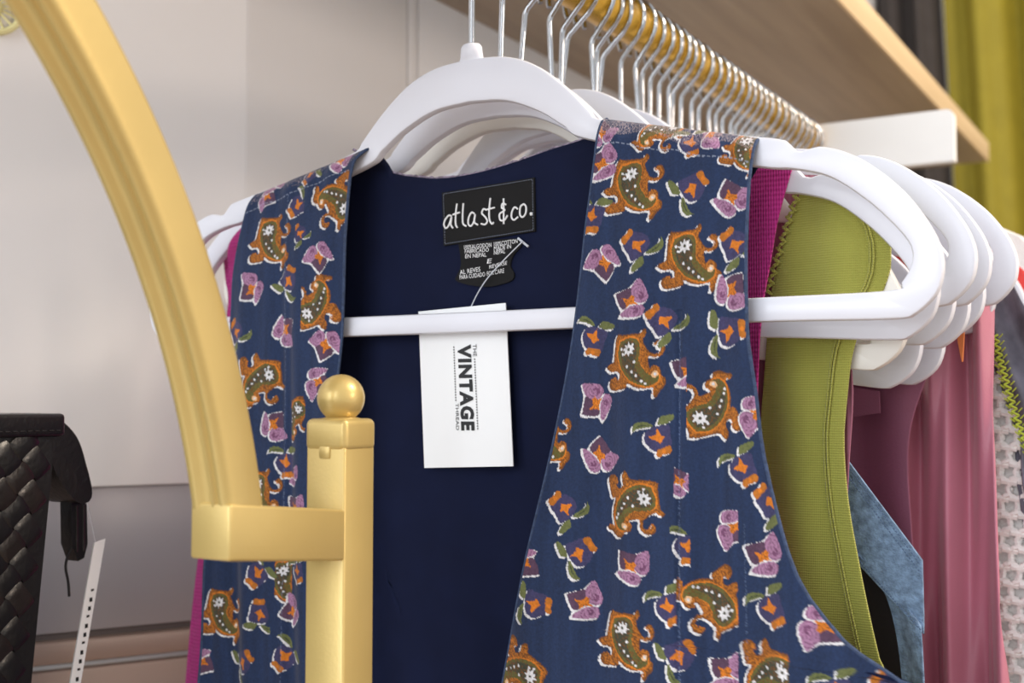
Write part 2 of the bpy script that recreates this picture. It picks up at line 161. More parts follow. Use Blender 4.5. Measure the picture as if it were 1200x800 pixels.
class MB:
    """collects shapes into one mesh"""
    def __init__(s): s.v = []; s.f = []
    def add(s, v, f):
        n = len(s.v); s.v += [tuple(p) for p in v]; s.f += [tuple(i+n for i in q) for q in f]; return s
    def box(s, lo, hi, bevel=0., seg=2):
        bm = bmesh.new(); bmesh.ops.create_cube(bm, size=1)
        for v in bm.verts:
            v.co = Vector(((lo[i]+hi[i])/2 + v.co[i]*(hi[i]-lo[i]) for i in range(3)))
        if bevel: bmesh.ops.bevel(bm, geom=bm.edges[:], offset=bevel, segments=seg, profile=.5, affect='EDGES')
        bm.verts.index_update()
        s.add([tuple(v.co) for v in bm.verts], [tuple(v.index for v in f.verts) for f in bm.faces]); bm.free(); return s
    def tube(s, pts, r, n=8, caps=True):
        pts = [Vector(p) for p in pts]; L = len(pts)
        rr = r if isinstance(r, (list, tuple)) else [r]*L
        vs = []; fs = []; prev = None
        for i, p in enumerate(pts):
            t = (pts[min(i+1, L-1)] - pts[max(i-1, 0)]).normalized()
            if prev is None:
                a = Vector((0, 0, 1)) if abs(t.z) < .9 else Vector((1, 0, 0))
                u = t.cross(a).normalized()
            else:
                u = (prev - t*prev.dot(t)).normalized()
            prev = u; v = t.cross(u)
            for k in range(n):
                a = 2*math.pi*k/n; vs.append(p + (u*math.cos(a)+v*math.sin(a))*rr[i])
        for i in range(L-1):
            for k in range(n):
                fs.append((i*n+k, i*n+(k+1) % n, (i+1)*n+(k+1) % n, (i+1)*n+k))
        if caps:
            fs.append(tuple(range(n-1, -1, -1))); fs.append(tuple((L-1)*n+k for k in range(n)))
        return s.add(vs, fs)
    def lathe(s, prof, cx, cy, n=28):
        vs = []; fs = []
        for r, z in prof:
            for k in range(n):
                a = 2*math.pi*k/n; vs.append((cx+r*math.cos(a), cy+r*math.sin(a), z))
        for i in range(len(prof)-1):
            for k in range(n): fs.append((i*n+k, i*n+(k+1) % n, (i+1)*n+(k+1) % n, (i+1)*n+k))
        fs.append(tuple(range(n-1, -1, -1))); fs.append(tuple((len(prof)-1)*n+k for k in range(n)))
        return s.add(vs, fs)
    def prism(s, poly, axis, a, b):
        """2D polygon extruded between a and b along axis ('X': poly is (y,z); 'Y': poly is (x,z))"""
        n = len(poly); mk = (lambda p, t: (t, p[0], p[1])) if axis == 'X' else (lambda p, t: (p[0], t, p[1]))
        vs = [mk(p, a) for p in poly]+[mk(p, b) for p in poly]
        fs = [tuple(range(n)), tuple(range(2*n-1, n-1, -1))]+[(i, i+n, (i+1) % n+n, (i+1) % n) for i in range(n)]
        return s.add(vs, fs)
    def blob(s, c, rx, ry, rz, n=8, m=5):
        vs = []; fs = []
        for i in range(m+1):
            t = math.pi*i/m
            for k in range(n):
                a = 2*math.pi*k/n
                vs.append((c[0]+rx*math.sin(t)*math.cos(a), c[1]+ry*math.sin(t)*math.sin(a), c[2]+rz*math.cos(t)))
        for i in range(m):
            for k in range(n): fs.append((i*n+k, i*n+(k+1) % n, (i+1)*n+(k+1) % n, (i+1)*n+k))
        return s.add(vs, fs)
    def build(s, name, m, parent=None, smooth=True, angle=40):
        me = mesh(name, s.v, s.f, smooth)
        bm = bmesh.new(); bm.from_mesh(me); bmesh.ops.recalc_face_normals(bm, faces=bm.faces[:]); bm.to_mesh(me); bm.free()
        if smooth: me.set_sharp_from_angle(angle=R(angle))
        return obj(name, me, m, parent)

def smooth_poly(pts, n):
    """Catmull-Rom through pts, n samples evenly spaced along the length"""
    P = np.array(pts, float); P = np.vstack([2*P[0]-P[1], P, 2*P[-1]-P[-2]]); out = []
    for i in range(1, len(P)-2):
        for t in np.linspace(0, 1, 14, endpoint=False):
            a, b, c, d = P[i-1:i+3]
            out.append(.5*((2*b)+(-a+c)*t+(2*a-5*b+4*c-d)*t*t+(-a+3*b-3*c+d)*t**3))
    out.append(P[-2]); out = np.array(out)
    L = np.r_[0, np.cumsum(np.linalg.norm(np.diff(out, axis=0), axis=1))]
    q = np.linspace(0, L[-1], n)
    return np.stack([np.interp(q, L, out[:, k]) for k in range(out.shape[1])], 1)

def edge_at(poly, v):
    """point on an edge polyline (x,z going down) at height fraction v of its z-span"""
    p = np.array(poly, float); z = p[0, 1] + (p[-1, 1]-p[0, 1])*np.asarray(v)
    return np.interp(-z, -p[:, 1], p[:, 0]), z

def soften(poly, n=60):
    s = smooth_poly(poly, n); z = np.minimum.accumulate(s[:, 1] - np.arange(n)*1e-7); s[:, 1] = z; return s

def grid_faces(r, c):
    a = np.arange(r*c).reshape(r, c)
    return np.stack([a[:-1, :-1], a[:-1, 1:], a[1:, 1:], a[1:, :-1]], -1).reshape(-1, 4)

def fast_mesh(name, V, Fq):
    me = bpy.data.meshes.new(name)
    me.vertices.add(len(V)); me.vertices.foreach_set('co', np.ascontiguousarray(V, np.float32).ravel())
    me.loops.add(Fq.size); me.loops.foreach_set('vertex_index', Fq.astype(np.int32).ravel())
    me.polygons.add(len(Fq)); me.polygons.foreach_set('loop_start', np.arange(0, Fq.size, 4, dtype=np.int32))
    me.update(calc_edges=True); me.validate()
    me.polygons.foreach_set('use_smooth', np.ones(len(me.polygons), bool))
    return me

def text_mesh(mb, s, p0, px, py, bold=0.):
    """flat lettering fitted into the parallelogram p0 (start of the baseline), px (end of the baseline), py (top of the first letter)"""
    cu = bpy.data.curves.new('lettering_curve', 'FONT'); cu.body = s; cu.offset = bold; cu.space_character = 1.0+bold*3; cu.resolution_u = 3
    to = bpy.data.objects.new('lettering_curve', cu); me = bpy.data.meshes.new_from_object(to)
    V = np.array([v.co[:] for v in me.vertices]); lo = V.min(0); hi = V.max(0)
    U = (V-lo)/np.maximum(hi-lo, 1e-6)
    p0, px, py = (np.array(q, float) for q in (p0, px, py))
    W = p0+U[:, :1]*(px-p0)+U[:, 1:2]*(py-p0)
    mb.add([tuple(q) for q in W], [tuple(p.vertices) for p in me.polygons])
    bpy.data.objects.remove(to); bpy.data.curves.remove(cu); bpy.data.meshes.remove(me)

# ------------------------------------------------------------------ materials
M_wall = mat('wall_paint', (234, 234, 235), .45, bump=.05, scale=60, var=.02, vscale=6)
M_low = mat('glossy_grey_panel', (150, 149, 155), .32, metal=.25, var=.05, vscale=5)
M_low2 = mat('beige_board', (146, 126, 116), .4, var=.06, vscale=9)
M_dark = mat('shadow_gap', (96, 86, 83), .7)
M_floor = mat('floor_wood', (150, 118, 88), .45, bump=.1, scale=50, var=.15, vscale=4)
M_gold = mat('gold_paint', (204, 178, 111), .36, metal=.4, bump=.06, scale=700, var=.05, vscale=25, coat=.15)
M_rail = mat('gold_rail_metal', (212, 164, 48), .25, metal=.8, var=.06)
M_white = mat('white_hanger_plastic', (224, 226, 236), .38, var=.01, coat=.1)
M_cream = mat('cream_hanger_plastic', (230, 227, 220), .4, var=.01)
M_chrome = mat('chrome_wire', (176, 178, 182), .12, metal=1.)
M_bracket = mat('white_powder_coat', (240, 240, 238), .45, var=.01)
M_line = mat('navy_lining', (13, 21, 50), .85, bump=.25, scale=900, var=.10, vscale=60, kind='weave', spec=.2)
M_bind = mat('navy_edge_stitch', (50, 66, 96), .8, bump=.5, scale=900, var=.35, vscale=500)
M_fray = mat('frayed_neck_edge', (128, 118, 136), .9, bump=.5, scale=700, var=.6, vscale=500)
M_stitch = mat('pale_stitching', (150, 160, 182), .9)
M_label = mat('black_woven_label', (11, 11, 14), .9, bump=.3, scale=1400, kind='weave', var=.1)
M_letter = mat('white_embroidery', (235, 236, 238), .8)
M_card = mat('white_card', (240, 242, 244), .55, var=.01)
M_ink = mat('black_ink', (22, 24, 28), .6)
M_thread = mat('clear_plastic_thread', (205, 210, 220), .3)
M_mag = mat('magenta_knit', (190, 36, 132), .85, bump=.6, scale=260, kind='knit', var=.06, sheen=.1)
M_olive = mat('olive_knit', (166, 166, 74), .9, bump=.5, scale=520, kind='knit', var=.08, sheen=.15)
M_sheer = mat('mauve_sheer', (150, 92, 112), .8, bump=.5, scale=120, kind='rib', var=.15)
M_denim = mat('light_denim', (114, 138, 168), .9, bump=.9, scale=900, var=.4, vscale=260)
M_black = mat('black_cloth', (24, 22, 26), .85, bump=.3, scale=500)
M_rose_shade = mat('shaded_rose_cloth', (122, 66, 90), .7, bump=.15, scale=800, var=.05)  # rose blouse cloth in shade: the shade is put into this darker colour
M_rose = mat('rose_satin', (192, 116, 136), .42, bump=.12, scale=900, var=.05, sheen=.2)
M_orange = mat('orange_cloth', (222, 128, 70), .7)
M_croch = mat('white_crochet_yarn', (246, 244, 240), .9, bump=.8, scale=500, var=.06)
M_grey = mat('grey_slub_cloth', (104, 102, 114), .8, bump=.5, scale=300, var=.45, vscale=60)
M_lime = mat('lime_yarn', (176, 190, 66), .85, bump=.5, scale=600, var=.2)
M_red = mat('red_cloth', (226, 66, 60), .7)
M_leather = mat('black_leather', (15, 14, 15), .38, bump=.25, scale=350, var=.15, vscale=40, coat=.1)
M_leather2 = mat('black_leather_worn', (28, 23, 21), .33, bump=.25, scale=350, var=.3, vscale=60, coat=.1)
M_char = mat('charcoal_curtain', (62, 57, 56), .9, bump=.3, scale=300, var=.1)
M_ycur = mat('olive_curtain', (142, 130, 32), .75, bump=.3, scale=300, var=.06)

def wood(name, dark, light):
    m = bpy.data.materials.new(name); m.use_nodes = True; nt = m.node_tree; b = nt.nodes['Principled BSDF']; b.inputs['Roughness'].default_value = .5
    tc = nt.nodes.new('ShaderNodeTexCoord'); mp = nt.nodes.new('ShaderNodeMapping'); mp.inputs['Scale'].default_value = (18, 1.2, 18)
    n = nt.nodes.new('ShaderNodeTexNoise'); n.inputs['Scale'].default_value = 3; n.inputs['Detail'].default_value = 6; n.inputs['Distortion'].default_value = .4
    r = nt.nodes.new('ShaderNodeValToRGB'); r.color_ramp.elements[0].color = lin(dark)+(1,); r.color_ramp.elements[1].color = lin(light)+(1,)
    r.color_ramp.elements[0].position = .3; r.color_ramp.elements[1].position = .75
    nt.links.new(tc.outputs['Object'], mp.inputs[0]); nt.links.new(mp.outputs[0], n.inputs['Vector']); nt.links.new(n.outputs['Fac'], r.inputs['Fac']); nt.links.new(r.outputs['Color'], b.inputs['Base Color'])
    return m
M_wood = wood('shelf_wood', (148, 130, 110), (172, 154, 132))
M_woodedge = wood('shelf_edge_wood', (206, 178, 138), (226, 200, 160))

def print_mat():
    m = bpy.data.materials.new('navy_printed_cotton'); m.use_nodes = True; nt = m.node_tree; b = nt.nodes['Principled BSDF']
    b.inputs['Roughness'].default_value = .8; b.inputs['Sheen Weight'].default_value = .15; b.inputs['Specular IOR Level'].default_value = .3
    at = nt.nodes.new('ShaderNodeAttribute'); at.attribute_name = 'print'
    tc = nt.nodes.new('ShaderNodeTexCoord')
    n = nt.nodes.new('ShaderNodeTexNoise'); n.inputs['Scale'].default_value = 900; n.inputs['Detail'].default_value = 2
    mp = nt.nodes.new('ShaderNodeMapping'); mp.inputs['Scale'].default_value = (3.0, 1, .25)
    n2 = nt.nodes.new('ShaderNodeTexNoise'); n2.inputs['Scale'].default_value = 90; n2.inputs['Detail'].default_value = 5
    nt.links.new(tc.outputs['Object'], n.inputs['Vector']); nt.links.new(tc.outputs['Object'], mp.inputs[0]); nt.links.new(mp.outputs[0], n2.inputs['Vector'])
    ad = nt.nodes.new('ShaderNodeMath'); ad.operation = 'ADD'; nt.links.new(n.outputs['Fac'], ad.inputs[0]); nt.links.new(n2.outputs['Fac'], ad.inputs[1])
    mr = nt.nodes.new('ShaderNodeMapRange'); mr.inputs[1].default_value = .6; mr.inputs[2].default_value = 1.4; mr.inputs[3].default_value = .68; mr.inputs[4].default_value = 1.32
    nt.links.new(ad.outputs[0], mr.inputs[0])
    mx = nt.nodes.new('ShaderNodeVectorMath'); mx.operation = 'SCALE'
    nt.links.new(at.outputs['Color'], mx.inputs[0]); nt.links.new(mr.outputs[0], mx.inputs['Scale']); nt.links.new(mx.outputs[0], b.inputs['Base Color'])
    bp = nt.nodes.new('ShaderNodeBump'); bp.inputs['Strength'].default_value = .35; bp.inputs['Distance'].default_value = .0006
    nt.links.new(n.outputs['Fac'], bp.inputs['Height']); nt.links.new(bp.outputs['Normal'], b.inputs['Normal'])
    return m
M_print = print_mat()

# ================================================================== THE SETTING
WX = -.274
s0, s1, s2, s3 = DATA['seams']; v0, v1 = DATA['vseam']

def S(o):
    o['kind'] = 'structure'; return o
S(MB().box((-.6, -4, -.05), (4, 3.2, 0)).build('floor', M_floor, smooth=False))
wl = S(MB().box((-.36, DATA['corner'], 0), (WX-.016, 2.6, 3.0)).build('wall_left', M_wall, smooth=False))
g_ = .0009
for (y0, y1) in ((DATA['corner'], v0-g_), (v0+g_, v1-g_), (v1+g_, 2.6)):
    MB().box((WX-.016, y0, .1), (WX, y1, 3.0), .0012).build('wall_panel', M_wall, wl)
# the wall bends away from the rail left of the clothes: built along local Y, turned about the corner
wc = S(MB().box((-.10, -3.2, 0), (-.016, .004, 3.0)).build('wall_corner', M_wall, smooth=False))
wc.location = (WX, DATA['corner'], 0); wc.rotation_euler = (0, 0, R(DATA['bend']))
MB().box((-.016, -3.2, s0), (0, 0, 3.0), .0012).build('wall_panel', M_wall, wc)
MB().box((-.016, -3.2, s1), (-.006, 0, s0), .001).build('lower_panel', M_low, wc)
MB().box((-.016, -3.2, s2), (-.012, 0, s1), .0).build('joint_strip', M_dark, wc, smooth=False)
MB().box((-.016, -3.2, s3), (-.004, 0, s2), .003).build('lower_board', M_low2, wc)
MB().box((-.016, -3.2, .1), (-.007, 0, s3-.004), .003).build('lower_board', M_low2, wc)
S(MB().box((-.36, 2.5, 0), (4, 2.6, 3.0)).build('wall_back', M_wall, smooth=False))

# ================================================================== SHELF, RAIL, BRACKETS
sh = thing('wooden_shelf', 'long wooden shelf on the wall above the clothes rail', 'shelf', (-.12, .3, 1.81))
MB().box((WX, -.9, 1.81), (.034, 1.38, 1.838), .001).build('board', M_wood, sh)
MB().box((.034, -.9, 1.8095), (.0375, 1.381, 1.8385), .0008).build('edge_band', M_woodedge, sh)
RZ = 1.691; RX = .003; RR = .0125
bx, bz1, bz0 = DATA['bracket']
for y, lab in ((.575, 'white rail bracket with rounded corner under the wooden shelf'), (-.32, 'near white rail bracket outside the hanging vest')):
    b = thing('rail_bracket', lab, 'bracket', (WX, y, bz0), 'rail brackets')
    pl = [(WX, bz0), (bx, bz0)]+[(bx-.006+.006*math.sin(a), bz1-.006+.006*math.cos(a)) for a in np.linspace(math.pi/2, 0, 6)]+[(WX, bz1)]
    MB().prism(pl, 'Y', y, y+.012).build('arm', M_bracket, b)
    MB().box((WX, y-.015, bz0-.02), (WX+.004, y+.027, bz1+.02), .001).build('wall_plate', M_bracket, b)
    MB().lathe([(.0001, 0), (.018, 0), (.018, .006), (.0001, .006)], 0, 0).build('rail_socket', M_rail, b)
    so = b.children[-1]
    so.location = Vector((RX, y, RZ))-b.location; so.rotation_euler = (R(90), 0, 0)
rl = thing('hanging_rail', 'round gold clothes rail receding under the wooden shelf', 'rail', (RX, .1, RZ))
MB().tube([(RX, y, RZ) for y in (-.318, 0, .3, .574)], RR, 24).build('rod', M_rail, rl)

# ================================================================== HANGERS
OUT = [(0,.0203),(.021,.0182),(.0377,.0115),(.0538,-.0011),(.0673,-.015),(.0717,-.0188),(.11,-.028),(.145,-.0355),(.1546,-.0375),(.160,-.0392),(.1638,-.0437),(.1690,-.0444),(.1729,-.0430),(.1835,-.046),(.1955,-.0532),(.2088,-.0659),(.2184,-.0804),(.2224,-.0909),(.2226,-.0993),(.2196,-.1076),(.2113,-.1150),(.2013,-.1166),(.144,-.1158),(0,-.1158)]
INN = [(0,-.0016),(.021,-.0037),(.040,-.0115),(.0538,-.0206),(.067,-.0282),(.1436,-.0481),(.1626,-.0515),(.178,-.0563),(.1926,-.0669),(.2039,-.0783),(.2104,-.0874),(.2107,-.0946),(.2066,-.1019),(.2015,-.1050),(.144,-.1054),(0,-.1058)]
PIV = RZ+RR-1.6          # rail top above the hanger's own zero
def hanger_mesh():
    n = 150; t = .0031; r = .0016
    o = smooth_poly(OUT, n); i = smooth_poly(INN, n)
    o = np.vstack([o, (o*[-1, 1])[::-1][1:-1]]); i = np.vstack([i, (i*[-1, 1])[::-1][1:-1]]); N = len(o)
    prof = [(0, -t+r, 0), (.3*r, -t+.3*r, 0), (r, -t, 0), (-r, -t, 1), (-.3*r, -t+.3*r, 1), (0, -t+r, 1), (0, t-r, 1), (-.3*r, t-.3*r, 1), (-r, t, 1), (r, t, 0), (.3*r, t-.3*r, 0), (0, t-r, 0)]
    K = len(prof); V = []
    for a, b in zip(o, i):
        dvec = (b-a)/np.linalg.norm(b-a)
        for off, y, side in prof:
            p = (b if side else a)+dvec*off
            V.append((p[0], y, p[1]-PIV))
    F = [(k*K+j, k*K+(j+1) % K, ((k+1) % N)*K+(j+1) % K, ((k+1) % N)*K+j) for k in range(N) for j in range(K)]
    mb = MB().add(V, F)
    # raised neck that holds the hook
    mb.lathe([(.0076, .012-PIV), (.0073, .0195-PIV), (.0064, .0212-PIV), (.0059, .0235-PIV), (.0056, .0262-PIV), (.0046, .0276-PIV)], 0, 0, 20)
    v = np.array(mb.v[len(V):]); v[:, 1] *= np.interp(v[:, 2]+PIV, [.012, .0195, .0235], [.30, .40, .8])
    mb.v[len(V):] = [tuple(q) for q in v]
    # thin rib along the inside of the arms
    return mb
def hook_mesh():
    wr = .00165; Rk = .0172; cz = wr-Rk
    pts = [(0, 0, .024-PIV), (0, 0, -.055), (0, 0, -.043), (.0012, 0, -.0395), (.0125, 0, -.0275)]
    for a in np.linspace(-20, 205, 26): pts.append((Rk*math.cos(R(a)), 0, cz+Rk*math.sin(R(a))))
    return MB().tube(pts, wr, 10)
hb = hanger_mesh().build('body', M_white); hk = hook_mesh().build('hook', M_chrome)
hb_me, hk_me = hb.data, hk.data
hbc_me = hb_me.copy(); hbc_me.materials.clear(); hbc_me.materials.append(M_cream)
bpy.data.objects.remove(hb); bpy.data.objects.remove(hk)
def hanger(Y, yaw, roll, s, label, cream=False, group='white plastic hangers on the gold rail'):
    h = thing('clothes_hanger', label, 'hanger', (RX, Y, RZ+RR), group, world=False)
    h.rotation_euler = (0, R(roll), R(yaw))
    b = bpy.data.objects.new('body', hbc_me if cream else hb_me); k = bpy.data.objects.new('hook', hk_me)
    b['label'] = 'cream plastic hanger frame' if cream else 'white plastic hanger frame'; k['label'] = 'bent chrome wire hook'
    for q in (b, k): COL.objects.link(q); q.parent = h
    b.scale = (s, 1, 1)
    return h
HL = [(0, 0, 0, 1.0, 'front white plastic hanger carrying the navy printed vest'),
      (.032, -1, 2.0, 1.0, 'white hanger just behind the vest hanger, under the magenta strap'),
      (.060, -4, 5.75, .99, 'cream plastic hanger whose rounded end droops beside the olive tank top'),
      (.077, -5, -2.5, .98, 'white hanger with tall arched shoulder, first in the fan behind the vest hanger'),
      (.098, -5, 2.0, .99, 'white hanger with rounded end just right of the cream hanger'),
      (.112, -5, 8.0, 1.01, 'lowest drooping white hanger end, directly below the cream hanger'),
      (.127, -5.5, -3.5, .96, 'white hanger half hidden between the two tall arched shoulders on the right'),
      (.142, -6, 2.0, .99, 'white hanger end above the rose satin blouse, third in the middle row'),
      (.157, -6, 7.25, 1.01, 'drooping white hanger end touching the rose blouse, right of the lowest one'),
      (.172, -7, -.25, .97, 'white hanger end hardly showing, just under the rightmost tall shoulder'),
      (.187, -7, -4.5, .97, 'rightmost tall white hanger shoulder in front of the white bracket')]
for a in HL: hanger(*a[:4], a[4], cream='cream plastic' in a[4])
y = .203
while y < .562:
    hanger(y, -7+random.uniform(-.4, .4), random.uniform(-1.5, 3), .965, 'white hanger further back on the rail with only its chrome hook showing', group='hangers further back on the gold rail')
    y += random.uniform(.0125, .0175)

# ================================================================== NAVY PRINTED VEST
NAVY = np.array(lin((28, 45, 78)))
def inside(poly, q):
    p = np.array(poly, float); x, y = q[:, 0], q[:, 1]; c = np.zeros(len(q), bool); j = len(p)-1
    for i in range(len(p)):
        yi, yj = p[i, 1], p[j, 1]
        if yi != yj:
            c ^= ((yi > y) != (yj > y)) & (x < (p[j, 0]-p[i, 0])*(y-yi)/(yj-yi)+p[i, 0])
        j = i
    return c
WHITE = lin((212, 211, 214)); OR1 = lin((172, 102, 32)); OR2 = lin((112, 66, 26)); OL = lin((92, 88, 44)); OL2 = lin((64, 64, 50)); PINK = lin((156, 114, 146)); PINK2 = lin((110, 68, 100)); PUR = lin((82, 58, 80)); IND = lin((58, 56, 92)); GRN = lin((98, 104, 62)); GRN2 = lin((62, 70, 46)); ORC = lin((200, 114, 32)); CORAL = lin((222, 176, 130))
for _k in ('pansy', 'bud', 'paisley'):
    for _n, _p in list(DATA[_k].items()):
        if _n not in ('dots', 'flower', 'centre'):
            DATA[_k][_n] = smooth_poly(_p+_p[:1], 3*len(_p))[:-1].tolist()
def grow(poly, k):
    p = np.array(poly); c = p.mean(0); return c+(p-c)*k
def paint_motif(col, pts, m):
    kind, cx, cz, rot, s, lo, hi = m
    s = s*{'P': 1., 'F': .93, 'B': .97}[kind]; a = R(rot); d = (pts-[cx, cz])*1000/s
    sel = np.where((np.abs(d[:, 0]) < 28) & (np.abs(d[:, 1]) < 28))[0]
    if not len(sel): return
    d = d[sel]; q = np.stack([d[:, 0]*math.cos(a)+d[:, 1]*math.sin(a), -d[:, 0]*math.sin(a)+d[:, 1]*math.cos(a)], 1)
    ok = np.ones(len(sel), bool)
    if lo is not None: ok &= pts[sel, 0] > lo
    if hi is not None: ok &= pts[sel, 0] < hi
    sel = sel[ok]; q = q[ok]; dd = d[ok]
    if not len(sel): return
    jit = q+rng.normal(0, .08, q.shape)
    def put(poly, c, sh=(0, 0), k=1.):
        p = np.array(poly)
        if k != 1.: p = grow(p, k)
        msk = inside(p, jit-np.array(sh)); col[sel[msk]] = c; return msk
    # the print's white register lies a little down and left on the cloth, whatever way the motif is turned
    shw = (-.95*math.cos(a)-.75*math.sin(a), .95*math.sin(a)-.75*math.cos(a))
    if kind == 'P':
        D = DATA['paisley']
        put(D['out'], WHITE, shw); put(D['out'], OR2)
        msk = inside(grow(np.array(D['out']), .95), jit) & (rng.random(len(sel)) < .62); col[sel[msk]] = OR1
        ring = np.abs(np.sin(q[:, 0]*1.1+1.7*np.sin(q[:, 1]*.7)))
        msk = inside(D['out'], jit) & (ring < .22); col[sel[msk]] = OR2
        put(grow(np.array(D['olive']), 1.07), ORC); put(D['olive'], OL); put(D['core'], OL2)
        msk = inside(D['olive'], jit) & (rng.random(len(sel)) < .18); col[sel[msk]] = OR2
        put(D['curl'], CORAL); put(D['flower'], WHITE)
        f = np.array(D['flower']).mean(0); msk = np.hypot(*(q-f).T) < .7; col[sel[msk]] = OL2
        for p in D['dots']:
            msk = np.hypot(*(q-np.array(p)).T) < .62; col[sel[msk]] = WHITE
    elif kind == 'F':
        D = DATA['pansy']
        put(D['white'], WHITE, (shw[0]*.55, shw[1]*.55), .93); put(D['purple'], PUR); put(D['pinka'], PINK); put(D['pinkb'], PINK)
        for k in ('pinka', 'pinkb'):
            p = np.array(D[k]); c = p.mean(0); rr = np.hypot(*(q-c).T); aa = np.arctan2(*(q-c).T)
            msk = inside(p, jit) & (np.abs(np.sin(rr*1.9+aa*1.0)) < .25); col[sel[msk]] = PINK2
        put(D['spa'], PINK2); put(D['spb'], PINK2); put(D['centre'], ORC)
        c = np.array(D['centre']).mean(0); msk = inside(D['centre'], jit) & (np.abs(np.sin(4*np.arctan2(*(q-c).T))) < .25); col[sel[msk]] = OR2
    else:
        D = DATA['bud']
        for k in ('body', 'leafa', 'leafb', 'tail'): put(D[k], WHITE, (shw[0]*1.0, shw[1]*1.0))
        put(D['body'], IND); put(D['leafa'], GRN); put(D['leafb'], GRN); put(D['vein'], GRN2); put(D['tail'], OR1); put(D['centre'], ORC)
        c = np.array(D['tail']).mean(0); msk = np.hypot(*(q-c).T) < 1.0; col[sel[msk]] = ORC
motifs = [tuple(m) for m in DATA['motifs']]
kk = 0
for zc in np.arange(1.285, 1.03, -.026):            # the print goes on below the picture's edge
    for xc in np.arange(-.17, .24, .030):
        kk += 1; motifs.append(('PFBFB'[kk*3 % 5], xc+.012*((kk*7) % 5-2)/2, zc+.003*((kk*5) % 4), (kk*77) % 360, 1., None, None))
seam_a = .1175; seam_b = .1465
def front_panel(Lp, Rp, left):
    L = soften(Lp); Rr = soften(Rp); zb = min(L[-1, 1], Rr[-1, 1])
    zt = max(L[0, 1], Rr[0, 1]); f = (zt-1.298)/(zt-zb)
    v = np.r_[np.linspace(0, f, 620), np.linspace(f, 1, 130)[1:]]
    cols = 210 if left else 350; u = np.linspace(0, 1, cols)
    lx, lz = edge_at(L, v); rx, rz = edge_at(Rr, v)
    X = lx[:, None]+(rx-lx)[:, None]*u; Z = lz[:, None]+(rz-lz)[:, None]*u
    d = Z[:1]-Z
    k = np.clip(d/.012, 0, 1)
    Y = -.0082*np.sqrt(np.clip(1-(1-k)**2, 0, 1))-.004*np.clip(d/.05, 0, 1)
    w = np.clip((d-.012)/.09, 0, 1)
    if left:
        Y += w*(.0022*np.sin((X+.02)*150+Z*6)+.0012*np.sin(X*330+2+Z*11)) - .0016*np.exp(-((X+.107)/.0025)**2)*w
    else:
        Y += w*(.0024*np.sin(X*105+Z*9)+.0011*np.sin(X*250+1-Z*14)) + .0012*np.exp(-((X-seam_a-.05*(1.47-Z)*0)/.0012)**2)*w*(Z < 1.49)
        Y -= .0035*np.clip((X-.15)/.06, 0, 1)*np.clip((1.47-Z)/.1, 0, 1)
    Y += .0011*np.clip(1-d/.03, 0, 1)*np.sin(X*420)*np.clip(d/.006, 0, 1)
    me = fast_mesh('front_panel', np.stack([X, Y, Z], -1).reshape(-1, 3), grid_faces(*X.shape))
    pts = np.stack([X, Z], -1).reshape(-1, 2); dd = d.ravel()
    col = np.tile(NAVY, (len(pts), 1))
    for m in motifs: paint_motif(col, pts, m)
    # wear: rubbed pale shoulder ridge, top stitching and edges
    nz = rng.random(len(pts))
    rub = (dd < .0062+.002*np.sin(pts[:, 0]*170)) & (nz < (.42 if not left else .18))
    col[rub] = col[rub]*.45+np.array(lin((178, 160, 160)))*.55
    st = (np.abs(dd-.0118-(.0005*np.sin(pts[:, 0]*260))) < .00030) & (np.sin(pts[:, 0]*2600) > -.5)
    col[st] = col[st]*.35+np.array(lin((150, 158, 178)))*.65
    if left:
        sl = (np.abs(pts[:, 0]+.1075+.05*(pts[:, 1]-1.45)*0) < .00035) & (nz < .35) & (dd > .012); col[sl] = col[sl]*.6+np.array(lin((130, 145, 175)))*.4
    else:
        sl = (((np.abs(pts[:, 0]-seam_a) < .0004) & (pts[:, 1] < 1.485)) | ((np.abs(pts[:, 0]-seam_b) < .0003) & (pts[:, 1] < 1.40))) & (nz < .4)
        col[sl] = col[sl]*.6+np.array(lin((112, 130, 165)))*.4
    ca = me.color_attributes.new('print', 'FLOAT_COLOR', 'POINT')
    ca.data.foreach_set('color', np.c_[col, np.ones(len(col))].astype(np.float32).ravel())
    G = np.stack([X, Y, Z], -1)
    return me, G
vest = thing('vest', 'navy cotton vest with paisley and flower print on the front hanger', 'vest', (0, 0, 1.02))
for left in (True, False):
    me, G = front_panel(DATA['vest_left_outer' if left else 'vest_right_inner'], DATA['vest_left_inner' if left else 'vest_right_outer'], left)
    fp = obj('front_panel', me, M_print, vest)
    fp['label'] = 'printed front panel with open neck edge'
    # lining of the front panel, just behind the printed cloth
    Gc = G[::8, ::6]; 
    Gc = np.concatenate([Gc, G[::8, -1:]], 1); Gl = Gc.copy(); Gl[:, :, 1] += .0011; Gl[0, :, 2] -= .001
    fl = obj('front_lining', fast_mesh('front_lining', Gl.reshape(-1, 3), grid_faces(*Gl.shape[:2])[:, ::-1]), M_line, vest)
    for e, side in ((0, 1), (-1, -1)):
        line = G[::5, e].copy(); line[:, 1] += .0006
        MB().tube([tuple(p) for p in line], .00085, 6).build('edge_binding', M_bind, vest)
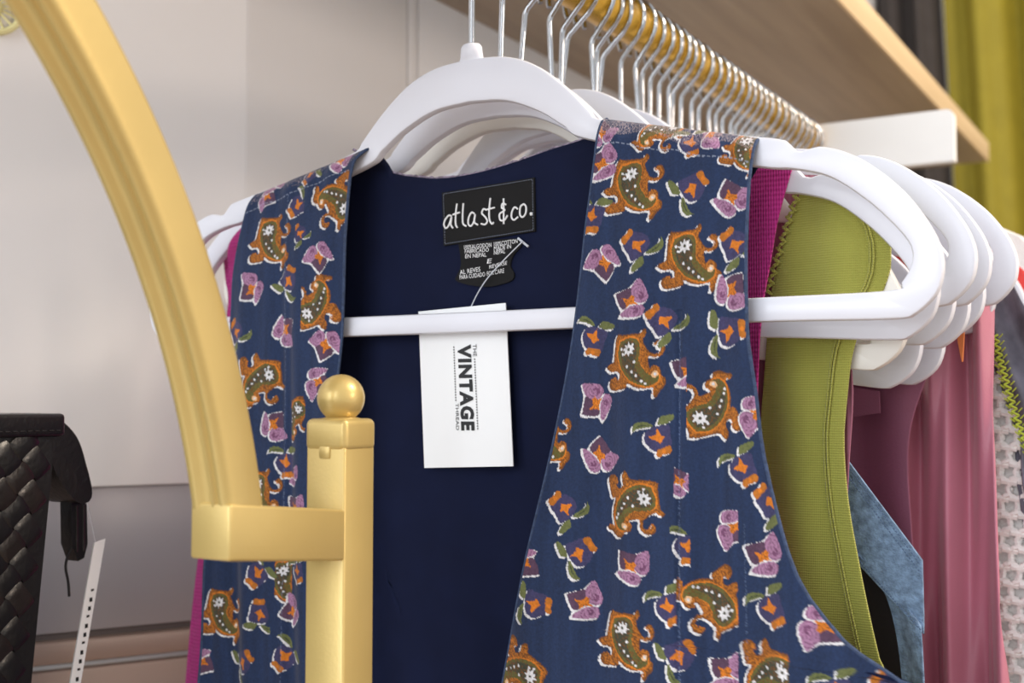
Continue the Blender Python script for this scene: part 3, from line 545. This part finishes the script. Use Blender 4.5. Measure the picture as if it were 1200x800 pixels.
# back of the vest, seen from inside
lo_ = soften(DATA['vest_left_outer']); ro_ = soften(DATA['vest_right_outer'])
neck = DATA['vest_neck']
vlo, vli, vri, vro = (DATA[k][0] for k in ('vest_left_outer', 'vest_left_inner', 'vest_right_inner', 'vest_right_outer'))
top = [(vlo[0], vlo[1]-.0015), (vli[0], vli[1]-.0015)]+[tuple(p) for p in smooth_poly(neck, 40) if vli[0]+.001 < p[0] < vri[0]-.001]+[(vri[0], vri[1]-.0015), (vro[0], vro[1]-.0015)]
top = np.array(top)
nu, nv = 160, 80
uu = np.linspace(0, 1, nu); vv = np.linspace(0, 1, nv)
x0 = np.interp(uu, [0, 1], [vlo[0]+.0005, vro[0]-.0005]); zt = np.interp(x0, top[:, 0], top[:, 1])
Xb = []; Yb = []; Zb = []
for v in vv:
    z = zt*(1-v)+1.03*v
    lx = np.interp(-(1.566-(1.566-1.03)*v), -lo_[:, 1], lo_[:, 0])+.004+.02*min(1, v*4); rx = np.interp(-(1.562-(1.562-1.03)*v), -ro_[:, 1], ro_[:, 0])-.005-.03*min(1, v*14)
    x = lx+(rx-lx)*uu if v > 0 else x0
    sh = np.clip(v*18, 0, 1); x = x0*(1-sh)+(lx+(rx-lx)*uu)*sh
    ridge = np.clip(np.maximum(vli[0]+.003-x0, x0-vri[0]+.003)/.005, 0, 1)
    k = np.clip((zt-z)/.012, 0, 1)
    yb = .0118*(1-ridge)+ridge*.0118*np.sqrt(np.clip(1-(1-k)**2, 0, 1))
    yb = yb + np.clip(v*3-.25, 0, 1)*(.003*np.sin(x*70+.5)+.002*np.sin(x*150+z*9)) + .006*v
    Xb.append(x); Yb.append(yb); Zb.append(z)
Gb = np.stack([np.array(Xb), np.array(Yb), np.array(Zb)], -1)
bk = obj('back_panel', fast_mesh('back_panel', Gb.reshape(-1, 3), grid_faces(nv, nu)), M_line, vest); bk['label'] = 'plain dark navy lining inside the back'
sd = bk.modifiers.new('cloth', 'SOLIDIFY'); sd.thickness = .0011; sd.offset = -1
nk = smooth_poly(neck, 90)
MB().tube([(p[0], .0122, p[1]+.0003+rng.normal(0, .00018)) for p in nk], [.0007+abs(rng.normal(0, .00025)) for _ in nk], 5).build('neck_edge', M_fray, vest)
# woven name label with embroidered writing
lq = DATA['label']
wl_ = MB().prism(lq, 'Y', .0096, .0113).build('woven_label', M_label, vest, smooth=False); wl_['label'] = 'black woven name label'
mb = MB()
for st in DATA['label_strokes']:
    sp = smooth_poly(st, max(5, 6*len(st)))
    mb.tube([(p[0], .0094, p[2]) for p in sp], .00048, 6)
mb.blob((DATA['label_strokes'][-1][0][0], .0094, DATA['label_strokes'][-1][0][2]), .0009, .0006, .0009)
mb.build('lettering', M_letter, wl_)
mb = MB(); q = np.array(lq); cq = q.mean(0); qi = cq+(q-cq)*[.965, .94]
for a, b in zip(qi, np.roll(qi, -1, 0)):
    n = int(np.linalg.norm(b-a)/.0013)
    for k in range(n):
        p = a+(b-a)*(k+.2)/n; p2 = a+(b-a)*(k+.75)/n
        mb.tube([(p[0], .0095, p[1]), (p2[0], .0095, p2[1])], .00012, 4)
mb.build('label_stitching', M_stitch, wl_)
cl_ = MB().prism([tuple(p) for p in smooth_poly(DATA['care']+DATA['care'][:1], 60)[:-1]], 'Y', .0102, .0112).build('care_label', M_label, vest, smooth=False); cl_['label'] = 'small black care label'
mb = MB()
for t, p0, px, py in DATA['care_text']:
    p0, px, py = ([p[0], .0100, p[2]] for p in (p0, px, py)); text_mesh(mb, t, p0, px, py, .0)
e0 = DATA['care_text'][6][1]
mb.build('lettering', M_letter, cl_, smooth=False)

# swing tag
tg = thing('swing_tag', 'white card shop tag hanging inside the vest behind the hanger bar', 'tag', (DATA['tag'][3][0], .0065, DATA['tag'][3][1]))
card = MB().prism(DATA['tag'], 'Y', .0063, .0069).build('card', M_card, tg, smooth=False)
mb = MB()
for i, (t, p0, px, py) in enumerate(DATA['tag_text']): text_mesh(mb, t, p0, px, py, .05 if i == 0 else .0)
for a, b in DATA['tag_dots']:
    a, b = np.array(a), np.array(b); n = int(np.linalg.norm(b-a)/.00125)
    for k in range(n):
        c = a+(b-a)*k/(n-1); r = .00034
        mb.add([(c[0]-r, c[1], c[2]-r), (c[0]+r, c[1], c[2]-r), (c[0]+r, c[1], c[2]+r), (c[0]-r, c[1], c[2]+r)], [(0, 1, 2, 3)])
mb.build('lettering', M_ink, card, smooth=False)
th = DATA['tag_thread']
mb = MB().tube([th[0], th[1]], .0006, 6)
mb.tube([tuple(p) for p in smooth_poly([p for p in th[2:]], 24)], .0003, 6)
mb.build('plastic_thread', M_thread, tg)

# ================================================================== GOLD RACK WITH ARCH
pc = DATA['post_corner']; W = .0198
px1, py0 = pc[0], pc[1]; px0, py1 = px1-W, py0+W; pcx, pcy = (px0+px1)/2, (py0+py1)/2
yc, zc, Ra = DATA['arch']; ay, az0, az1 = DATA['arm']; zt0, zt1, zball = DATA['post_top']
rack = thing('display_rack', 'gold painted display rack with square post and curved arch in front of the vest', 'rack', (pcx, pcy, 0))
def gold_post(cx, cy):
    p = MB().box((cx-W/2, cy-W/2, .02), (cx+W/2, cy+W/2, zt0+.002), .0011, 3).build('post', M_gold, rack)
    e = W/2+.0007
    cp = MB().box((cx-e, cy-e, zt0-.0005), (cx+e, cy+e, zt1+.0005), .0028, 4)
    cp.lathe([(.0042, zt0-.0032), (.0042, zt0)], cx, cy, 12)
    cp.box((cx-.003, cy-e, zt0-.0035), (cx+.003, cy-e+.002, zt0+.002), .0009)
    cp.build('post_cap', M_gold, p)
    rb = .0098
    MB().lathe([(.0088, zt1-.001), (.0078, zt1+.0006), (.0052, zt1+.0012)]+[(rb*math.cos(a), zt1+.0088+rb*math.sin(a)) for a in np.linspace(-1.05, 1.55, 18)], cx, cy, 36).build('ball_finial', M_gold, p)
    MB().box((cx-.05, cy-.05, 0), (cx+.05, cy+.05, .02), .004).build('foot', M_gold, p)
gold_post(pcx, pcy)
ye = 2*yc-pcy
gold_post(pcx, ye)
for flip in (False, True):
    bmv = []
    ob = MB().box((px0+.0003, ay, -.0101), (px1, py0+.001, .0101), .0011, 3)
    za, zb_ = DATA['arm_mid']
    for x, y, z in ob.v:
        f = (y-ay)/(py0-ay); y2 = 2*yc-y if flip else y
        bmv.append((x, y2, z+za+(zb_-za)*f))
    ob.v = bmv; ob.build('arm', M_gold, rack)
# arch bar: moulded section swept along the arc; local a = outward (away from centre), b = X
sec = []
hw = .0094
def arc(cx, cb, r, a0, a1, n): return [(cx+r*math.cos(R(t)), cb+r*math.sin(R(t))) for t in np.linspace(a0, a1, n)]
sec += arc(hw-.003, hw-.003, .003, 0, 90, 5)                 # outer, +X rounded corner
sec += [(-hw+.006, hw), (-hw+.0042, hw-.0003)]
sec += arc(-hw+.0045, hw-.0042, .0040, 95, 180, 6)           # inner, +X large round
sec += [(-hw+.0011, .0035), (-hw+.0014, .0028), (-hw+.0004, .0020), (-hw+.0004, .0008), (-hw+.0016, 0), (-hw+.0016, -.004), (-hw+.0002, -.0052), (-hw+.0002, -hw+.001), (-hw+.001, -hw)]
sec += [(hw-.001, -hw), (hw, -hw+.001)]
a_s = math.asin((az1-.002-zc)/Ra); th_ = np.linspace(a_s, math.pi-a_s, 150)
V = []; K = len(sec)
for t in th_:
    for da, b in sec: V.append((pcx+b, yc+(Ra+da)*math.cos(t), zc+(Ra+da)*math.sin(t)))
F = [(i*K+j, i*K+(j+1) % K, (i+1)*K+(j+1) % K, (i+1)*K+j) for i in range(len(th_)-1) for j in range(K)]
F += [tuple(range(K)), tuple((len(th_)-1)*K+j for j in range(K))]
ar = MB().add(V, F).build('arch', M_gold, rack, angle=50); ar['label'] = 'curved gold arch with moulded edge'

# ================================================================== OTHER GARMENTS
def garment(name, key, m, label, cat, folds=(), wrap=.0, nu=60, nv=110, group=None, part='front', root=None, back=True, thick=.0014, bshift=-.004):
    D = DATA[key]; mb = MB(); mbk = MB(); yb, yaw, xr = D['y'], math.tan(R(D['yaw'])), D['xref']
    allz = [p[1] for P in D['panels'] for e in P for p in e]
    for L, Rr in D['panels']:
        L = soften(L); Rr = soften(Rr); v = np.linspace(0, 1, nv); u = np.linspace(0, 1, nu)
        lx, lz = edge_at(L, v); rx, rz = edge_at(Rr, v)
        X = lx[:, None]+(rx-lx)[:, None]*u; Z = lz[:, None]+(rz-lz)[:, None]*u
        Y = yb+yaw*(X-xr)
        for amp, fx, fz, ph in folds: Y = Y+amp*np.sin(X*fx+Z*fz+ph)
        fq = [tuple(q) for q in grid_faces(nv, nu)]
        mb.add(np.stack([X, Y, Z], -1).reshape(-1, 3), fq)
        mbk.add(np.stack([X+bshift, Y+.010, Z], -1).reshape(-1, 3), fq)
    if root is None: root = thing(name, label, cat, (float(np.mean([p[0] for p in D['panels'][0][0]])), yb, min(allz)), group)
    for w_, q in ((part, mb), ('back', mbk)):
        if w_ == 'back' and not back: continue
        me = mesh(w_, q.v, q.f)
        o = obj(w_, me, m, root)
        s = o.modifiers.new('cloth', 'SOLIDIFY'); s.thickness = thick; s.offset = 1
    return root
def surf_y(key, x, off=0.):
    D = DATA[key]; return D['y']+math.tan(R(D['yaw']))*(x-D['xref'])+off

garment('tank_top', 'magenta', M_mag, 'magenta knitted tank top hanging directly behind the navy vest', 'top', [(.0015, 120, 4, 0)], bshift=-.013)
ol = garment('tank_top', 'olive', M_olive, 'olive green ribbed tank top with braided neck trim', 'top', [(.0022, 95, -8, 1.), (.001, 210, 12, 0)], nu=80)
# braided neck trim of the olive top: two plaited strands of small stitches
Lp = soften(DATA['olive']['panels'][0][0], 400); Lp = Lp[Lp[:, 1] > DATA['trim_end']]; mb = MB()
for i in range(0, len(Lp), 2):
    p = Lp[i]; s = 1 if (i//2) % 2 else -1; yo = surf_y('olive', p[0])-.0018
    mb.tube([(p[0]-s*.0016, yo, p[1]+.0012), (p[0], yo-.0012, p[1]), (p[0]+s*.0016, yo, p[1]-.0014)], [.0006, .00095, .0006], 6)
mb.build('braided_trim', M_olive, ol)
for pi, (a, b) in enumerate(((.0070, 0), (.0084, 0))):
    mb = MB()
    for P in DATA['olive']['panels']:
        e = soften(P[1], 80)
        mb.tube([(p[0]-a, surf_y('olive', p[0]-a)-.0016+(.0022*math.sin((p[0]-a)*95-8*p[1]+1.)+.001*math.sin((p[0]-a)*210+12*p[1])), p[1]) for p in e], .0005, 5)
    mb.build('armhole_seam', M_olive, ol)
garment('sheer_blouse', 'sheer', M_sheer, 'mauve sheer ribbed blouse showing beside the olive tank top', 'blouse', [(.001, 200, 0, 0)], back=False, thick=.0008)
dn = garment('denim_shirt', 'denim_band', M_denim, 'faded light blue denim shirt slipping off its hanger', 'shirt', [(.001, 90, 20, 0)], part='waistband', back=False, thick=.0022)
garment('denim_shirt', 'denim_low', M_denim, '', '', [(.0035, 260, 40, 0)], part='lower_panel', root=dn, back=False)
mb = MB()
bl, br = (np.array(e) for e in DATA['denim_band']['panels'][0])
for f in (.03, .14, .93):
    a = bl[0]+(bl[-1]-bl[0])*f; b = br[0]+(br[-1]-br[0])*f
    for k in range(60):
        p = a+(b-a)*(k+.15)/60; q = a+(b-a)*(k+.75)/60
        mb.tube([(p[0], surf_y('denim_band', p[0], -.0032), p[1]), (q[0], surf_y('denim_band', q[0], -.0032), q[1])], .0003, 4)
mb.build('stitching', mat('denim_stitch', (70, 92, 124), .9), dn)
garment('black_top', 'black', M_black, 'black cloth top behind the denim shirt', 'top', [(.002, 120, 0, 0)])
pb = garment('rose_blouse_shaded', 'rose_shade', M_rose_shade, 'shaded front of the rose blouse with small pocket flap, shade put into its darker colour, behind the denim shirt', 'blouse', [(.003, 150, 10, 2.)])  # shaded part of the rose blouse, a separate sheet coloured darker
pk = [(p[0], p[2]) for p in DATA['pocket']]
ypk = surf_y('rose_shade', pk[1][0])
MB().prism(pk, 'Y', ypk-.0062, ypk-.0045).build('pocket_flap', M_rose_shade, pb)
garment('rose_blouse', 'rose', M_rose, 'dusty rose satin blouse hanging in soft vertical folds', 'blouse', [(.0075, 250, 9, .9), (.003, 480, -14, 0)], nu=90)
garment('orange_top', 'orange', M_orange, 'sliver of orange cloth beside the rose satin blouse', 'top', back=False)
gs = garment('grey_scarf', 'grey', M_grey, 'grey slubbed cloth draped behind the rightmost hangers', 'scarf', [(.004, 330, 120, 0)])
# lime yarn edging, a crocheted chain
tr = smooth_poly(DATA['lime'], 40); mb = MB()
for i in range(39):
    p, q = tr[i], tr[i+1]; o_ = .0016*(1 if i % 2 else -1)
    mb.tube([(p[0]-o_, p[1], p[2]), (q[0]+o_, q[1]-.001, q[2])], .0007, 5)
    mb.tube([(p[0]+o_, p[1], p[2]), (p[0]+o_*2.3, p[1]-.0012, p[2]+.002)], .0004, 4)
lt = mb.build('yarn_edging', M_lime, gs)
cr = garment('crochet_cardigan', 'crochet', M_croch, 'white open crochet cardigan behind the rose satin blouse', 'cardigan', back=False, part='lining', thick=.001)
mb = MB(); yb = DATA['crochet']['y']; CL, CR = (soften(e) for e in DATA['crochet']['panels'][0])
row = 0; z = 1.477
while z > 1.12:
    xl = np.interp(-z, -CL[:, 1], CL[:, 0]); xr = np.interp(-z, -CR[:, 1], CR[:, 0]); n = max(2, int((xr-xl)/.0085))
    for k in range(n):
        c = (xl+(k+.5*(row % 2)+.3)*.0085, z); pts = []
        for a in np.linspace(0, 2*math.pi, 13):
            pts.append((c[0]+.0046*math.cos(a)*(1+.15*random.uniform(-1, 1)), surf_y('crochet', c[0], -.004)-.002*abs(math.sin(a)), c[1]+.0058*math.sin(a)))
        mb.tube(pts, .0017, 6, caps=False)
        mb.tube([(c[0]-.004, surf_y('crochet', c[0], -.006), c[1]-.005), (c[0]+.004, surf_y('crochet', c[0], -.0055), c[1]-.0062)], .0019, 6)
    z -= .0092; row += 1
cro = mb.build('crochet_loops', M_croch, cr); cro['kind'] = 'stuff'
garment('red_top', 'red', M_red, 'red cloth top behind the grey scarf at the far right', 'top', [(.002, 140, 0, 0)], nu=40, nv=60)
garment('white_top', 'whitetop', M_croch, 'blurred shoulder of a white top above the red one at the far right', 'top', [(.002, 150, 0, 1)], nu=40, nv=60)

# ================================================================== BLACK WOVEN HANDBAG
BX = -.19
plinth = thing('display_plinth', 'white display plinth standing against the wall under the handbag', 'plinth', (-.205, -.27, 0))
MB().box((WX, -.46, 0), (-.14, -.05, 1.248), .003).build('body', M_bracket, plinth)
bag = thing('handbag', 'black leather handbag of woven strips with zipped top', 'handbag', (BX-.03, -.22, 1.25))
yr = DATA['bag']     # (y,z): left top in view, right top corner, below rim, right edge at the picture's bottom
ytr, ztr = yr[1]; ybr = yr[3][0]-.004
sl_ = (yr[2][0]-yr[3][0])/(yr[2][1]-yr[3][1])
ybot = yr[2][0]-sl_*(yr[2][1]-1.25); ylt = -.42; ylb = -.40
bp = [(ybot, 1.25), (ylb, 1.25), (ylt, ztr+.002), (ytr, ztr)]
bm_ = MB()
n = len(bp); V = []
for k, (x, sc) in enumerate(((BX-.064, .96), (BX-.058, 1.), (BX-.007, 1.), (BX-.002, .985))):
    c = np.mean(bp, 0)
    for p in bp:
        q = c+(np.array(p)-c)*[sc, 1]; V.append((x, q[0], q[1]))
F = [tuple(range(n)), tuple(range(4*n-1, 3*n-1, -1))]+[(k*n+i, k*n+(i+1) % n, (k+1)*n+(i+1) % n, (k+1)*n+i) for k in range(3) for i in range(n)]
bm_.add(V, F).build('body', M_leather, bag, smooth=False)
# woven strips: pillow pieces on a slanted basket grid
def strip_mesh(a, b, h):
    nx, ny = 7, 5; V = []
    for i in range(nx):
        for j in range(ny):
            s, t = i/(nx-1)*2-1, j/(ny-1)*2-1
            hh = h*(1-.85*s**4)*(1-.35*t**4)
            if abs(s) == 1: hh = -.0012
            V.append((hh, a*s, b*t*(1-.06*s*s)))
    F = [(i*ny+j, i*ny+j+1, (i+1)*ny+j+1, (i+1)*ny+j) for i in range(nx-1) for j in range(ny-1)]
    mb = MB().add(V, F); me = mesh('woven_strip', mb.v, mb.f); return me
sm = strip_mesh(.0100, .0056, .0021); sm.materials.append(M_leather); sm2 = sm.copy(); sm2.materials.clear(); sm2.materials.append(M_leather2)
cell = .0118; ang = R(38)
cnt = 0
for i in range(-40, 40):
    for j in range(-40, 40):
        gx, gz = i*cell, j*cell
        y_ = -.10+gx*math.cos(ang)-gz*math.sin(ang); z_ = 1.42+gx*math.sin(ang)+gz*math.cos(ang)
        yedge = ytr-sl_*(ztr-z_)
        if not (1.262 < z_ < ztr-.013 and -.33 < y_ < yedge-.0095): continue
        cnt += 1
        if cnt > 300: continue
        o = bpy.data.objects.new('woven_strip', sm2 if random.random() < .35 else sm); COL.objects.link(o); o.parent = bag
        o.location = Vector((BX-.0022, y_, z_))-bag.location
        o.rotation_euler = (ang+(0 if (i+j) % 2 else R(90)), 0, 0)
rim = MB().box((BX-.062, ylt, ztr-.0105), (BX+.0012, ytr+.0005, ztr+.0012), .0022, 3).build('top_rim', M_leather, bag)
mb = MB()
for k in range(60):
    y_ = ytr-.003-k*.0042
    mb.tube([(BX+.0014, y_, ztr-.0075), (BX+.0014, y_-.0026, ztr-.0075)], .0004, 4)
mb.build('rim_stitching', M_black, rim)
tb = smooth_poly(DATA['tab']+DATA['tab'][:1], 50)[:-1]
MB().prism([tuple(p) for p in tb], 'X', BX-.034, BX-.010).build('zip_tab', M_leather, bag)
pu = DATA['pull']
zp = MB().prism([tuple(p) for p in pu], 'X', BX-.026, BX-.017).build('zip_pull', M_leather, bag)
yy = [p[0] for p in pu]; mb = MB()
for f in (.3, .7):
    y_ = min(yy)+(max(yy)-min(yy))*f; mb.tube([(BX-.0168, y_, pu[0][1]-.003), (BX-.0168, y_+.0006, pu[4][1]+.005)], .0007, 5)
mb.build('pull_ridges', M_leather2, zp)
MB().tube([(BX-.018, p[0], p[1]) for p in smooth_poly(DATA['cord'], 24)], .0007, 6).build('loose_cord', M_black, bag)
bt = thing('price_tag', 'narrow white price tag hanging edge-on from the handbag zip', 'tag', (BX-.02, DATA['btag'][3][0], DATA['btag'][3][1]-.03))
q = [list(p) for p in DATA['btag']]
ex = .25
q[2] = [q[2][0]+(q[2][0]-q[1][0])*ex, q[2][1]+(q[2][1]-q[1][1])*ex]; q[3] = [q[3][0]+(q[3][0]-q[0][0])*ex, q[3][1]+(q[3][1]-q[0][1])*ex]
tc_ = MB().prism([tuple(p) for p in q], 'X', BX-.0158, BX-.0150).build('card', M_card, bt, smooth=False)
mb = MB(); a, b, c_, d_ = (np.array(p) for p in q)
for k in range(14):
    f = .28+.05*k; p = a+(d_-a)*f; r_ = b+(c_-b)*f; m0 = p+(r_-p)*.42; m1 = p+(r_-p)*.68; h = .0022 if k % 3 else .0012
    mb.add([(BX-.0148, m0[0], m0[1]), (BX-.0148, m1[0], m1[1]), (BX-.0148, m1[0], m1[1]-h), (BX-.0148, m0[0], m0[1]-h)], [(0, 1, 2, 3)])
mb.build('printed_marks', M_ink, tc_, smooth=False)
MB().tube([(BX-.016, p[0], p[1]) for p in smooth_poly(DATA['bthread'], 16)], .00025, 5).build('plastic_thread', M_thread, bt)

# ================================================================== WALL ORNAMENT, CURTAINS
oc = DATA['orn']
orn = thing('wall_ornament', 'small round pale gold openwork ornament on the wall', 'ornament', (oc[0], oc[1], oc[2]), world=False)
orn.rotation_euler = (0, 0, R(DATA['bend']))
M_og = mat('pale_gold', (226, 218, 160), .4, metal=.3)
def ring(r, x):
    return [(x, r*math.cos(a), r*math.sin(a)) for a in np.linspace(0, 2*math.pi, 41)]
MB().tube(ring(.0165, .004), .0022, 8, caps=False).build('rim', M_og, orn)
for k in range(16):
    a = 2*math.pi*k/16
    MB().tube([(.004, .004*math.cos(a), .004*math.sin(a)), (.005, .0155*math.cos(a), .0155*math.sin(a))], .0008, 5).build('rib', M_og, orn)
MB().blob((.004, 0, 0), .004, .0055, .0055, 14, 8).build('boss', M_og, orn)
cu = DATA['curtain']
rod = thing('curtain_rod', 'curtain rod high up at the back wall', 'rod', (0, 2.0, 2.6))
MB().tube([(-.6+.25, 2.0, 2.6), (1.2, 2.0, 2.6)], .012, 14).build('rod', M_dark, rod)
def curtain(x0, x1, slant, m, label, waves, amp, ph):
    t = thing('curtain', label, 'curtain', ((x0+x1)/2, 2.0, .04))
    nu, nv = 140, 24; V = []
    for j in range(nv):
        v = j/(nv-1); z = 2.6*(1-v)+.04*v
        for i in range(nu):
            u = i/(nu-1); V.append((x0+(x1-x0)*u+slant*(2.6-z), 2.0+amp*math.sin(u*waves*2*math.pi+ph)+.3*amp*math.sin(u*waves*5.1*math.pi+z), z))
    o = obj('drape', fast_mesh('drape', np.array(V), grid_faces(nv, nu)), m, t)
    s = o.modifiers.new('cloth', 'SOLIDIFY'); s.thickness = .003
    return t
curtain(-.355, cu[1][0]-.03, .035, M_char, 'charcoal grey curtain at the back, left of the olive one', 3.2, .02, 1.)
curtain(cu[2][0]-.018, .62, .035, M_ycur, 'olive yellow curtain in soft folds at the back', 6.4, .03, .4)
for o in bpy.data.objects:
    if 'world_space' in o: del o['world_space']
